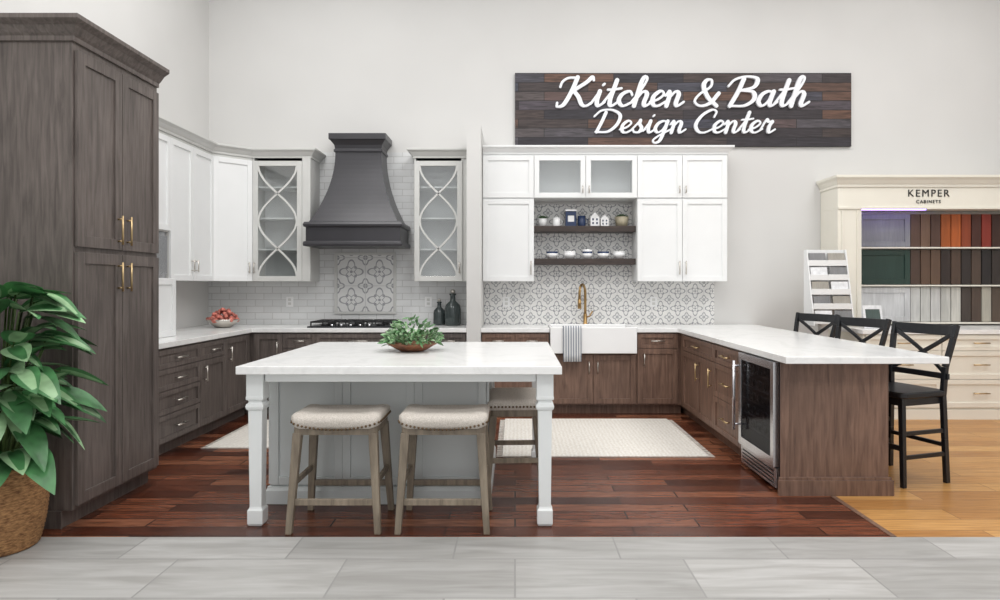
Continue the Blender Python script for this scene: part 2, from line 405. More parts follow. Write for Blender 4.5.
crown(o, O, rect(x0, -.513, uy, YW-.015), [1,0,0,1], U1-.02, 1.1); o.build()

# ------------------------------------------------------------ range hood
o = Ob('range_hood'); hc = -1.735; yw = YW-.012
prof = [(1.787,.525,.56),(1.81,.53,.565),(1.835,.525,.56),(1.84,.505,.54),(1.99,.505,.54),(1.995,.525,.56),(2.02,.53,.565),(2.045,.52,.55),(2.05,.485,.52)]
def rr(z, w, dp): return [(hc-w, yw, z), (hc-w, yw-dp, z), (hc+w, yw-dp, z), (hc+w, yw, z)]
o.loft('skirt', M['hood'], [rr(*p) for p in prof])
rings = []
for i in range(17):
    t_ = i/16; q = (1-t_)**2.0; rings.append(rr(2.05+.80*t_, .255+.225*q, .30+.215*q))
o.loft('flared_body', M['hood'], rings)
o.loft('cap', M['hood'], [rr(*p) for p in [(2.84,.255,.3),(2.845,.27,.315),(2.87,.27,.315),(2.88,.258,.303),(2.92,.265,.31),(2.965,.30,.345),(2.975,.315,.36),(3.04,.315,.36)]])
o.build(.003)

# ------------------------------------------------------------ cooktop
o = Ob('gas_cooktop'); cx = -1.75
o.box('glass_top', M['black'], (cx-.46, 6.80, CT+.001), (cx+.46, 7.30, CT+.016))
for k in range(3):
    a = cx-.44+k*.3; 
    for yy in (6.84, 6.97, 7.12, 7.26): o.box('grates', M['iron'], (a, yy, CT+.05), (a+.275, yy+.014, CT+.066))
    for xx in (a, a+.09, a+.18, a+.262): o.box('grates', M['iron'], (xx, 6.84, CT+.05), (xx+.013, 7.274, CT+.066))
    for xx in (a, a+.262):
        for yy in (6.84, 7.26): o.box('grates', M['iron'], (xx, yy, CT+.016), (xx+.013, yy+.013, CT+.05))
    for yy in (6.93, 7.17): o.lathe('burners', M['iron'], (a+.137, yy, CT+.015), [(.05,0),(.05,.012),(.035,.015),(.035,.025),(.001,.026)], 18)
for k in range(5): o.lathe('knobs', M['steel'], (cx-.2+k*.1, 6.82, CT+.015), [(.016,0),(.015,.022),(.001,.023)], 14)
o.build(.0015)

# ------------------------------------------------------------ right kitchen
o = Ob('wall_cabinet'); B = front(uy); V0, V1, VS = 1.41, 2.81, 2.33
xs = [-.355, .21, 1.348, 2.34]
o.box('carcass', W, (xs[0], uy, V0), (xs[1], YW-.012, V1)); o.box('carcass', W, (xs[2], uy, V0), (xs[3], YW-.012, V1))
shell(o, W, xs[1]+.001, xs[2]-.001, uy, YW-.012, VS, V1, 0, M['white'])
door(o, W, B, xs[0], xs[1], V0, VS-.01); door(o, W, B, xs[0], xs[1], VS, V1-.01)
m2 = (xs[1]+xs[2])/2; glassdoor(o, W, B, xs[1], m2, VS, V1-.01, False); glassdoor(o, W, B, m2, xs[2], VS, V1-.01, False)
o.box('center_stile', W, (m2-.012, uy+.001, VS+.02), (m2+.012, uy+.02, V1-.02))
m3 = (xs[2]+xs[3])/2
for a, b in ((xs[2], m3), (m3, xs[3])): door(o, W, B, a, b, V0, VS-.01); door(o, W, B, a, b, VS, V1-.01)
for u in (xs[1]-.035, m3-.035, m3+.035): pull(o, M['nickel'], B, u, V0+.15, .15)
for u in (m2-.035, m2+.035, m3-.035, m3+.035): pull(o, M['nickel'], B, u, VS+.09, .08)
crown(o, W, rect(xs[0], xs[3], uy, YW-.012), [1,1,0,0], V1, 1.0)
o.build()
for z in (1.965, 1.60):
    o = Ob('floating_shelf'); o.box('board', M['shelf'], (xs[1]+.004, 7.13, z), (xs[2]-.004, YW-.0105, z+.065)); o.build(.003)

BR = M['brown']; o = Ob('base_cabinet_brown'); pX, pX2, pY = 1.75, 2.44, 4.18
def bx_(a, b): o.box('carcass', BR, a, b)
bx_((-.355,yb,.1), (.36,YW-.005,T)); bx_((.36,yb,.1), (1.28,YW-.005,.645)); bx_((1.28,yb,.1), (pX,YW-.005,T))
o.box('carcass', BR, (.36,7.24,.645), (1.28,YW-.005,T))
o.box('toe_kick', BR, (-.355,yb+.06,0), (pX+.02,YW-.005,.1))
o.box('carcass', BR, (pX,pY+.02,.1), (pX2-.02,YW-.005,T)); o.box('toe_kick', BR, (pX+.06,pY+.06,0), (pX2-.03,YW-.005,.1))
B = front(yb)
for a, b in ((-.35,0), (0,.36)):
    door(o, BR, B, a, b, .70, .855, .04); door(o, BR, B, a, b, .115, .70); pull(o, M['nickel'], B, (a+b)/2, .78, .12, False)
door(o, BR, B, .37, .825, .115, .635); door(o, BR, B, .825, 1.275, .115, .635)
pull(o, M['nickel'], B, .78, .5, .13); pull(o, M['nickel'], B, .87, .5, .13)
door(o, BR, B, 1.29, 1.72, .70, .855, .04); pull(o, M['nickel'], B, 1.5, .78, .14, False); door(o, BR, B, 1.29, 1.72, .115, .70); pull(o, M['nickel'], B, 1.36, .58, .13)
Lf = faceL(pX)
door(o, BR, Lf, 5.57, 6.6, .70, .855, .04); pull(o, M['brass'], Lf, 6.08, .78, .2, False)
door(o, BR, Lf, 5.57, 6.08, .115, .70); door(o, BR, Lf, 6.08, 6.6, .115, .70)
pull(o, M['brass'], Lf, 5.63, .55, .17); pull(o, M['brass'], Lf, 6.03, .55, .17)
for i in range(3):
    door(o, BR, Lf, 4.90, 5.57, [.115,.41,.70][i], [.41,.70,.855][i], .045); pull(o, M['brass'], Lf, 5.23, [.26,.55,.78][i], .2, False)
# end panel + base
o.box('end_panel', BR, (pX-.0,pY,.0), (pX2,pY+.019,T)); o.box('back_panel', BR, (pX2-.019,pY+.02,0), (pX2,YW-.005,T))
E = front(pY)
o.box('end_panel', BR, (pX-.02,-.0,0), (pX+.035,.012,T), E)
o.box('base_molding', BR, (pX-.035,pY-.03,0), (pX2+.02,pY,.10)); o.box('base_molding', BR, (pX-.03,pY-.018,.10), (pX2+.012,pY,.118))
o.box('base_molding', BR, (pX2,pY,0), (pX2+.02,YW-.01,.10))
o.build()
# wine cooler
o = Ob('wine_cooler'); S = M['steel']; X = faceL(pX); a, b = 4.215, 4.87
o.box('cabinet_body', M['black'], (a,.001,.06), (b,.012,.86), X)
o.box('door_frame', S, (a,.012,.17), (a+.05,.05,.86), X); o.box('door_frame', S, (b-.05,.012,.17), (b,.05,.86), X)
o.box('door_frame', S, (a+.05,.012,.17), (b-.05,.05,.23), X); o.box('door_frame', S, (a+.05,.012,.81), (b-.05,.05,.86), X)
for z in (.32,.42,.52,.62,.72):
    o.box('racks', S, (a+.05,.014,z), (b-.05,.026,z+.012), X)
    for k in range(5): o.lathe('bottles', M['bottle'], (0,0,0), [(.03,0),(.03,.015),(.001,.016)], 12, X @ Matrix.Translation((a+.11+k*.105,.012,z+.045)) @ Matrix.Rotation(-math.pi/2, 4, 'X'))
o.box('glass', M['dglass'], (a+.05,.038,.23), (b-.05,.044,.81), X)
o.box('grille', S, (a,.012,.03), (b,.03,.16), X)
for k in range(4): o.box('grille_slots', M['black'], (a+.04,.0305,.05+k*.026), (b-.04,.033,.06+k*.026), X)
o.tube('handle', S, [(b-.03,.095,.28), (b-.03,.095,.8)], .011, 10, X)
for z in (.32,.76): o.tube('handle', S, [(b-.03,.05,z), (b-.03,.095,z)], .008, 8, X)
o.build(.0015)

o = Ob('quartz_countertop')
o.prism('slab', M['quartz'], [(-.358,yb-.035),(.365,yb-.035),(.365,7.23),(1.275,7.23),(1.275,yb-.035),(1.715,yb-.035),(1.715,4.05),(2.75,4.05),(2.75,YW-.012),(-.358,YW-.012)], T, CT)
o.build(.004)
# sink
o = Ob('farmhouse_sink'); P = M['porc']; a, b, y0, y1, z0, z1 = .368, 1.272, 6.665, 7.225, .655, .93
o.box('basin', P, (a,y0,z0), (b,y0+.03,z1)); o.box('basin', P, (a,y1-.03,z0), (b,y1,z1)); o.box('basin', P, (a,y0+.03,z0), (a+.03,y1-.03,z1)); o.box('basin', P, (b-.03,y0+.03,z0), (b,y1-.03,z1)); o.box('basin', P, (a+.03,y0+.03,z0), (b-.03,y1-.03,z0+.03))
o.lathe('drain', M['steel'], ((a+b)/2, 6.95, z0+.03), [(.04,0),(.04,.004),(.001,.004)], 16)
o.build(.007)
# faucet
o = Ob('kitchen_faucet'); fx, fy = .80, 7.29; Bm = M['abrass']
o.lathe('base', Bm, (fx,fy,CT), [(.034,0),(.034,.012),(.022,.022),(.021,.12),(.017,.13)], 16)
ax = Vector((-.45,-.89)).normalized()
pts = [(fx,fy,CT+.12), (fx,fy,CT+.36)]
for i in range(1,11):
    q = math.pi*i/10; r_ = .09-.09*math.cos(q); pts.append((fx+ax.x*r_, fy+ax.y*r_, CT+.36+.1*math.sin(q)))
ex, ey = pts[-1][0], pts[-1][1]; pts.append((ex,ey,CT+.29))
o.tube('gooseneck', Bm, pts, .015, 12); o.tube('spray_head', Bm, [(ex,ey,CT+.30),(ex,ey,CT+.19)], [.019,.022], 12)
o.tube('lever', Bm, [(fx+.02,fy,CT+.09),(fx+.05,fy,CT+.1),(fx+.085,fy,CT+.16)], .009, 8); o.build()
# towel
o = Ob('dish_towel'); nx, rows = 14, []
path = [(6.76,.86),(6.735,.92),(6.71,.937),(6.665,.939),(6.655,.92),(6.652,.85),(6.65,.75),(6.648,.65),(6.648,.575)]
for k in (0, .007):
    r_ = []
    for i, (yy, zz) in enumerate(path):
        r_.append([(.50+.19*j/nx, yy-k+(-.008*(1+math.sin(j*1.3))*(i/8)), zz+(k if i < 4 else 0)) for j in range(nx+1)])
    rows.append(r_)
rings = [rows[0][i]+rows[1][i][::-1] for i in range(len(path))]
o.loft('cloth', M['towel'], rings, None, True); o.build()

# ------------------------------------------------------------ island
o = Ob('kitchen_island'); I = M['isl']; ix0, ix1, iy0, iy1 = -1.53, -.18, 4.02, 5.05
o.box('carcass', I, (ix0,iy0,0), (ix1,iy1,T))
B = front(iy0); n = 3; w = (ix1-ix0)/n
for k in range(n): door(o, I, B, ix0+k*w, ix0+(k+1)*w, .12, T-.02, .05, .018, 'panels', .0005)
Rr = faceR(ix1)
for k in range(2): door(o, I, Rr, iy0+k*.515, iy0+(k+1)*.515, .12, T-.02, .05, .018, 'panels', .0005)
Ll = faceL(ix0)
for k in range(2): door(o, I, Ll, iy0+k*.515, iy0+(k+1)*.515, .12, T-.02, .05, .018, 'panels', .0005)
o.loft('base_molding', I, [[(x,y,h) for x,y in offset_poly(rect(ix0,ix1,iy0,iy1), [w_]*4)] for w_, h in ((.028,0),(.028,.085),(.02,.1),(.019,.11))])
Lg = M['leg']
def leg(cx, cy):
    def sq(h, w): return [(cx-w,cy-w,h),(cx+w,cy-w,h),(cx+w,cy+w,h),(cx-w,cy+w,h)]
    o.loft('legs', Lg, [sq(h,w) for h, w in ((0,.036),(.015,.044),(.09,.044),(.1,.037),(.11,.034),(.66,.040),(.665,.048),(.68,.052),(.695,.048),(.70,.039),(.715,.039),(.72,.050),(.735,.050),(.74,.048),(T,.048))])
for cx, cy in ((-1.475,3.67), (.17,3.67), (.17,4.95)): leg(cx, cy)
o.box('apron', Lg, (-1.42,3.635,.82), (.12,3.655,T)); o.box('apron', Lg, (.18,3.72,.82), (.2,4.9,T)); o.box('apron', Lg, (-1.515,3.72,.82), (-1.495,4.0,T)); o.box('apron', Lg, (-.16,4.98,.82), (.12,5.0,T))
o.prism('countertop', M['quartz'], rect(-1.56,.2625,3.57,5.12), T, CT)
o.build(.0035)

# ------------------------------------------------------------ saddle stools
def rrect(hw, hd, r, n=5):
    out = []
    for cx, cy, a0 in ((hw-r,hd-r,0), (-hw+r,hd-r,90), (-hw+r,-hd+r,180), (hw-r,-hd+r,270)):
        for i in range(n+1):
            a = math.radians(a0+90*i/n); out.append((cx+r*math.cos(a), cy+r*math.sin(a)))
    return out
def stool(cx, cy, rot):
    o = Ob('saddle_stool'); X = Matrix.Translation((cx,cy,0)) @ Matrix.Rotation(rot, 4, 'Z'); hw, hd = .245, .18; dz = -.022
    def sad(x): return .038*(x/hw)**2 + dz
    prof = [(-.004,.585),(0,.60),(.005,.618),(.003,.636),(-.010,.652),(-.035,.663),(-.075,.670),(-.12,.673),(-.16,.675)]
    rings = []
    for off, z in prof:
        ring = rrect(hw+off, hd+off*.95, max(.02, .05+off*.3))
        rings.append([(x,y,z+sad(x)-.012) for x,y in ring])
    o.loft('cushion', M['linen'], rings, X, True)
    ring = rrect(hw+.004, hd+.004, .05, 3); P_ = []
    for i in range(len(ring)):
        a, b = Vector(ring[i]), Vector(ring[(i+1)%len(ring)]); L = (b-a).length; k = max(1, round(L/.022))
        for j in range(k): P_.append(a.lerp(b, j/k))
    for p in P_: 
        q = X @ Vector((p.x, p.y, .592+sad(p.x))); o.ball('nailheads', M['yarn'], q, .007, 6)
    Wd = M['stoolw']
    o.loft('seat_frame', Wd, [[(x,y,z+sad(x)-.012) for x,y in rrect(hw-.012,hd-.012,.03)] for z in (.545,.59)], X)
    lg = {}; H = .548
    for sx in (-1,1):
        for sy in (-1,1):
            tp = Vector((sx*(hw-.035), sy*(hd-.035), H)); bt = Vector((sx*(hw+.0), sy*(hd+.01), 0))
            o.loft('legs', Wd, [[bt+Vector((i*.017,j*.017,0)) for i,j in ((-1,-1),(1,-1),(1,1),(-1,1))], [tp+Vector((i*.024,j*.024,0)) for i,j in ((-1,-1),(1,-1),(1,1),(-1,1))]], X)
            lg[sx,sy] = lambda z, tp=tp, bt=bt: bt.lerp(tp, z/H)
    for sy, z in ((-1,.17),(1,.17)): o.beam('stretchers', Wd, lg[-1,sy](z), lg[1,sy](z), .02, .035, X)
    for sx in (-1,1): o.beam('stretchers', Wd, lg[sx,-1](.27), lg[sx,1](.27), .02, .032, X)
    o.build(.003)
stool(-1.0, 3.715, 0); stool(-.40, 3.715, 0); stool(.0, 4.24, math.pi/2+.04)

# ------------------------------------------------------------ X-back counter chairs
def xchair(near, far):
    n, f = Vector(near), Vector(far); mid = (n+f)/2; u = (n-f).normalized(); fc = Vector((u.y, -u.x))
    if fc.x > 0: fc = -fc
    X = F((mid.x, mid.y), (u.x,u.y), (fc.x,fc.y)); o = Ob('counter_chair'); K = M['black']
    for s in (-1,1):
        pts = [(s*.225,.03,0),(s*.215,.035,.3),(s*.205,.04,.6),(s*.215,.03,.8),(s*.235,-.02,1.0),(s*.242,-.045,1.09)]
        for i in range(5): o.beam('back_posts', K, pts[i], pts[i+1], .03, .036, X, up=(0,1,0))
        o.beam('front_legs', K, (s*.22,.42,0), (s*.19,.40,.6), .03, .03, X, .036, .036, up=(0,1,0))
        o.beam('stretchers', K, (s*.218,.03,.2), (s*.213,.42,.2), .02, .028, X)
        o.beam('stretchers', K, (s*.212,.03,.36), (s*.205,.41,.36), .02, .028, X)
    o.beam('stretchers', K, (-.21,.415,.26), (.21,.415,.26), .022, .035, X); o.beam('stretchers', K, (-.215,.035,.26), (.215,.035,.26), .02, .028, X)
    o.loft('seat', K, [[(x,.22+y,z) for x,y in rrect(.225+w,.215+w,.05)] for z, w in ((.595,-.01),(.605,0),(.63,0),(.638,-.008))], X)
    o.loft('seat_apron', K, [[(x,.22+y,z) for x,y in rrect(.2,.19,.02)] for z in (.545,.6)], X)
    def arc(z, h, bow, d, part):
        r = []
        for i in range(9):
            q = -1+2*i/8; yy = d-bow*(1-q*q); hw = .24*q
            r.append([(hw,yy-.011,z-h/2),(hw,yy+.011,z-h/2),(hw,yy+.011,z+h/2),(hw,yy-.011,z+h/2)])
        o.loft(part, K, r, X)
    arc(1.05, .075, .03, -.035, 'top_rail'); arc(.735, .04, .015, .03, 'lower_rail')
    for s in (-1,1):
        r = []
        for i in range(9):
            q = i/8; x = s*(-.215+.43*q); z = .75+.275*q; yy = .03-.06*q-.03*(1-(2*q-1)**2)
            r.append([(x,yy-.008,z-.017),(x,yy+.008,z-.017),(x,yy+.008,z+.017),(x,yy-.008,z+.017)])
        o.loft('cross_back', K, r, X)
    o.build(.003)
xchair((3.03,4.42),(2.87,4.90)); xchair((3.02,5.22),(2.85,5.68)); xchair((3.0,6.02),(2.83,6.46))

# ------------------------------------------------------------ sample display
o = Ob('cabinet_sample_display'); C = M['cream']; dx0, dx1, dyb, dyf = 3.55, 5.9, 6.53, 7.0
o.box('base_carcass', C, (dx0,dyb,.0), (dx1,YW-.005,T)); B = front(dyb)
for k in range(3):
    a = dx0+.02+k*.775; b = a+.77
    for i in range(3): door(o, C, B, a, b, [.12,.41,.70][i], [.41,.70,.86][i], .05, part='drawers'); pull(o, M['brass'], B, (a+b)/2, [.27,.56,.78][i], .16, False)
o.box('base_molding', C, (dx0-.015,dyb-.02,0), (dx1,dyb,.1))
o.box('display_counter', M['quartz'], (dx0-.02,dyb-.03,T), (dx1,YW-.005,CT))
hx = 3.53
def hx_(p, a, b, m=C): o.box(p, m, a, b)
hx_('column', (hx+.0,dyf,CT+.001), (hx+.26,YW-.005,2.21)); 
hx_('column_molding', (hx+.04,dyf-.014,CT+.06), (hx+.055,dyf,2.18)); hx_('column_molding', (hx+.205,dyf-.014,CT+.06), (hx+.22,dyf,2.18))
hx_('column_molding', (hx+.0,dyf-.02,CT+.0015), (hx+.262,dyf,CT+.08))
hx_('header', (hx,dyf,2.21), (dx1,YW-.005,2.44)); hx_('header', (hx-.0,dyf-.015,2.2), (dx1,dyf,2.225))
crown(o, C, rect(hx,dx1,dyf,YW-.005), [.8,0,0,.55], 2.44, 1.35)
hx_('back_panel', (hx+.26,YW-.06,CT), (dx1,YW-.03,2.21)); 
hx_('led_strip', (hx+.28,dyf+.05,2.195), (hx+1.0,dyf+.08,2.208), M['led'])
rows = [(1.80,2.17,(158,161,166)), (1.375,1.77,(44,68,60)), (.955,1.345,(228,229,230))]
strips = [[(110,84,70),(138,108,88),(104,76,64),(196,104,46),(214,112,50),(168,78,42),(92,52,42),(170,62,46),(78,48,38),(124,80,58),(90,68,58),(104,80,66),(70,54,48)],
          [(86,66,56),(104,80,64),(118,92,74),(60,48,44),(92,72,60),(54,46,44),(86,70,60),(44,40,40),(60,52,48),(100,92,88),(70,64,60),(54,50,48),(38,38,40)],
          [(228,228,224),(222,222,216),(232,231,228),(218,217,210),(226,223,214),(80,70,64),(92,76,66),(206,200,186),(104,88,76),(190,188,182),(120,108,98),(76,70,68),(150,146,140)]]
X = front(YW-.06)
for (z0, z1, c), st in zip(rows, strips):
    o.box('sample_rails', C, (hx+.27,.0,z0-.02), (dx1,.16,z0-.004), X)
    X2 = front(YW-.16); door(o, swatch(c), X2, hx+.33, hx+.93, z0, z1, .06, part='sample_doors')
    u = hx+.94
    for c2 in st:
        o.box('sample_strips', swatch(c2), (u,.005,z0), (u+.105,.02+.09,z1), X); u += .115
e = o.build()
def text(s, size, loc, mat, parent, name, bold=.0):
    c = bpy.data.curves.new(name, 'FONT'); c.body = s; c.size = size; c.extrude = .003; c.align_x = 'CENTER'; c.align_y = 'CENTER'; c.offset = bold; c.space_character = 1.25
    ob = bpy.data.objects.new(name, c); scene.collection.objects.link(ob); ob.rotation_euler = (math.pi/2,0,0); ob.parent = parent
    ob.location = Vector(loc)-parent.location; c.materials.append(mat)
text('KEMPER', .11, (4.52,dyf-.004,2.37), M['tabletxt'], e, 'lettering'); text('CABINETS', .05, (4.52,dyf-.004,2.28), M['tabletxt'], e, 'small_lettering')

# brochure rack
o = Ob('brochure_rack'); r0, r1 = 3.06, 3.48; Wm = M['white']
o.box('base', Wm, (r0+.05,6.45,0), (r1-.05,6.85,.03)); o.box('post', Wm, (3.2,6.70,.03), (3.28,6.76,1.0))
o.box('side_panels', Wm, (r0,6.76,.95), (r1,6.785,1.74))
for sx in (r0, r1-.012): o.loft('side_panels', Wm, [[(xx,6.55,.95),(xx,6.76,.95),(xx,6.76,1.74),(xx,6.72,1.74)] for xx in (sx, sx+.012)])
for k in range(5):
    z = .97+k*.15; y = 6.55+k*.035
    o.box('pockets', Wm, (r0+.012,y,z), (r1-.012,y+.012,z+.06)); o.box('pockets', Wm, (r0+.012,y+.012,z), (r1-.012,y+.05,z+.01))
    for j in range(2):
        a = r0+.025+j*.2; m_ = [M['paper'], swatch((150,150,152)), swatch((186,180,170))][(j+k) % 3]
        o.beam('brochures', m_, (a+.09,y+.02,z+.012), (a+.09,y+.045,z+.135), .175, .012, None, up=(0,1,0))
o.build(.0015)
o = Ob('picture_card'); o.beam('card', M['paper'], (3.76,6.70,CT+.002), (3.76,6.75,CT+.24), .2, .008, None, up=(0,1,0)); o.beam('print', swatch((80,96,92)), (3.76,6.698,CT+.05), (3.76,6.738,CT+.20), .15, .004, None, up=(0,1,0)); o.beam('easel_back', M['paper'], (3.76,6.80,CT+.002), (3.76,6.755,CT+.17), .05, .006, None, up=(0,1,0)); o.build(0)

# ------------------------------------------------------------ sign
o = Ob('wall_sign'); sx0, sx1, sz0, sz1 = 0.0, 3.87, 2.965, 3.81; sy = YW-.035
o.box('plank_board', M['signw'], (sx0, sy, sz0), (sx1, YW-.001, sz1))
G_ = {
'i': (.6, [[(0,.15),(.3,1.0)],[(.3,1),(.27,.35),(.4,0),(.68,.27)]]), 
't': (.65, [[(0,.2),(.3,1.0),(.42,1.7)],[(.42,1.75),(.32,.4),(.45,0),(.75,.27)],[(.08,1.1),(.4,1.12),(.75,1.2)]]),
'c': (.75, [[(.72,.75),(.55,1.0),(.22,.8),(.12,.35),(.4,0),(.85,.3)]]),
'h': (.95, [[(0,.2),(.35,1.1),(.52,1.8),(.4,2.0),(.27,1.6),(.2,0)],[(.2,.4),(.48,.97),(.7,.8),(.66,.2),(.78,0),(1.05,.27)]]),
'e': (.7, [[(0,.27),(.38,.45),(.6,.8),(.4,1.02),(.12,.65),(.18,.12),(.45,0),(.8,.3)]]),
'n': (.9, [[(0,.7),(.14,.97),(.2,.6),(.18,0)],[(.18,.45),(.45,.97),(.65,.8),(.62,.2),(.74,0),(1.0,.27)]]),
'a': (.95, [[(.72,.85),(.5,1),(.2,.78),(.1,.3),(.32,0),(.58,.3),(.74,.98)],[(.74,.98),(.68,.25),(.8,0),(1.05,.27)]]),
's': (.75, [[(0,.2),(.3,.8),(.42,1.05)],[(.42,1.05),(.42,.75),(.6,.4),(.5,.05),(.22,.03),(.12,.2)],[(.5,.03),(.85,.27)]]),
'g': (.95, [[(.72,.85),(.5,1),(.2,.78),(.1,.3),(.32,0),(.58,.3),(.74,.98)],[(.74,.98),(.66,0),(.55,-.7),(.3,-.9),(.15,-.65),(.5,-.2),(1.05,.27)]]),
'r': (.8, [[(0,.2),(.22,1.1),(.36,.93),(.6,.95),(.5,.6),(.5,.15),(.62,0),(.88,.27)]]),
'K': (1.5, [[(-.25,1.3),(-.2,1.65),(.05,1.9),(.5,1.92)],[(.5,1.95),(.38,1.0),(.15,0.1),(-.15,-.05),(-.2,.2)],[(1.35,1.75),(1.25,1.98),(1.0,1.6),(.36,.95)],[(.5,1.0),(.8,.6),(1.05,.1),(1.3,.0),(1.55,.25)]]),
'B': (1.4, [[(.48,1.85),(.36,1),(.12,0)],[(-.2,1.35),(.05,1.8),(.6,2.0),(1.15,1.85),(1.1,1.3),(.5,1.05)],[(.5,1.05),(1.1,.95),(1.25,.45),(.85,.02),(.15,.0)]]),
'D': (1.55, [[(.45,1.75),(.35,1),(.18,.05)],[(-.2,1.4),(.15,1.9),(.8,1.95),(1.35,1.5),(1.3,.7),(.85,.08),(.1,.05)]]),
'C': (1.2, [[(1.15,1.35),(1.2,1.8),(.9,1.97),(.4,1.5),(.15,.7),(.4,.1),(.8,.0),(1.3,.35)]]),
'&': (1.35, [[(1.25,.85),(.95,.2),(.5,0),(.15,.3),(.3,.8),(.75,1.3),(.72,1.75),(.48,1.75),(.4,1.35),(.75,.6),(1.3,0.0)]]),
' ': (.5, [])}
def catmull(p, n=7):
    if len(p) == 2: return [Vector(p[0]).lerp(Vector(p[1]), i/n) for i in range(n+1)]
    q = [Vector(p[0])*2-Vector(p[1])]+[Vector(a) for a in p]+[Vector(p[-1])*2-Vector(p[-2])]; out = []
    for i in range(1, len(q)-2):
        for k in range(n):
            t_ = k/n; a, b, c, d = q[i-1:i+3]
            out.append(.5*((2*b)+(c-a)*t_+(2*a-5*b+4*c-d)*t_*t_+(3*b-a-3*c+d)*t_**3))
    out.append(q[-2]); return out
cnt_l = [0]
def hull_piece(p, rp, q, rq):
    d = (q-p); a0 = math.atan2(d.y, d.x); pts = []
    for i in range(6): a = a0+math.pi/2+math.pi*i/5; pts.append((p.x+rp*math.cos(a), p.y+rp*math.sin(a)))
    for i in range(6): a = a0-math.pi/2+math.pi*i/5; pts.append((q.x+rq*math.cos(a), q.y+rq*math.sin(a)))
    cnt_l[0] += 1; yf = sy-.028-(cnt_l[0] % 97)*2.5e-5
    o.loft('lettering', M['white_letter'], [[(x,sy-.0005,z) for x,z in pts], [(x,yf,z) for x,z in pts]])
def script(word, xa, xb, base, unit):
    tot = sum(G_[c][0] for c in word); hsc = (xb-xa-.25*unit)/(tot*unit); x = 0
    for ch in word:
        adv, st = G_[ch]; strokes = [catmull(s) for s in st]
        if ch == 'i': strokes.append([Vector((.38,1.42)), Vector((.44,1.5))])
        for s in strokes:
            pts = [Vector((xa+((p.x+x)*hsc+.26*p.y)*unit, base+p.y*unit)) for p in s]; ws = []
            for i, p in enumerate(pts):
                d = (pts[min(i+1,len(pts)-1)]-pts[max(i-1,0)]).normalized(); dn = max(0, -d.y)
                ws.append(unit*(.072+.068*dn+.012*abs(d.y)))
            for i in range(len(pts)-1): hull_piece(pts[i], ws[i], pts[i+1], ws[i+1])
        x += adv
script('Kitchen & Bath', .52, 3.38, 3.425, .168)
script('Design Center', .90, 2.99, 3.12, .132)
o.build(0)

# ------------------------------------------------------------ rugs
def rug(x0, x1, y0, y1):
    o = Ob('area_rug'); o.box('weave', M['rug'], (x0,y0,0.001), (x1,y1,.014)); k = int((y1-y0)/.03)
    for i in range(k):
        y = y0+.01+i*(y1-y0-.02)/k
        for xx, s in ((x0,-1),(x1,1)): o.beam('fringe', M['rug'], (xx,y,.006), (xx+s*.05,y+random.uniform(-.008,.008),.004), .007, .006)
    o.build(.003)
rug(-.1, 1.54, 5.08, 6.5); rug(-2.58, -1.2, 5.35, 6.45)

# ------------------------------------------------------------ foliage
def leaf(o, part, mats, base, d, Ln, Wd, droop, fold=.25, nseg=7, twist=0.0):
    d = Vector(d).normalized(); up = Vector((0,0,1)); side = d.cross(up)
    if side.length < .1: side = Vector((1,0,0))
    side.normalize(); nm = side.cross(d).normalized(); side = side*math.cos(twist)+nm*math.sin(twist); nm = side.cross(d)
    v, f, mm = [], [], []; cols = (-1,-.5,0,.5,1)
    for i in range(nseg+1):
        t_ = i/nseg; c = Vector(base)+d*Ln*t_-up*droop*Ln*t_*t_; w = Wd/2*math.sin(math.pi*min(1,t_**.75))**.8 if 0 < t_ < 1 else .002
        for q in cols: v.append(c+side*w*q+nm*abs(q)*w*fold)
    for i in range(nseg):
        for j in range(4):
            f.append((i*5+j,i*5+j+1,(i+1)*5+j+1,(i+1)*5+j)); mm.append(mats[1] if j in (1,2) and 0 < i < nseg-1 else mats[0])
    o.add(part, mm, v, f, None, True)

o = Ob('potted_plant_in_basket'); c0 = (-2.70,3.34,0)
prof2 = []
for i in range(41):
    t_ = i/40; prof2.append((.15+.065*math.sin(math.pi*(.12+.60*t_))+(.007 if i % 2 else 0), .003+.43*t_))
inner = [(prof2[-1][0]-.02, .433), (prof2[-1][0]-.025, .37), (.001, .37)]
o.lathe('basket', M['basket'], c0, [(.001,.003)]+prof2+inner, 48); o.lathe('soil', M['soil'], c0, [(.001,.365),(.165,.365),(.165,.38),(.001,.385)], 20)
for a in (0.3, 3.44):
    ca = Vector((c0[0]+.19*math.cos(a), c0[1]+.19*math.sin(a), .39)); tt = Vector((-math.sin(a), math.cos(a), 0))
    o.tube('handles', M['basket'], [ca+tt*.06*math.cos(q)+Vector((0,0,.07*math.sin(q))) for q in [math.pi*i/8 for i in range(9)]], .011, 8)
random.seed(5)
cnt = 0
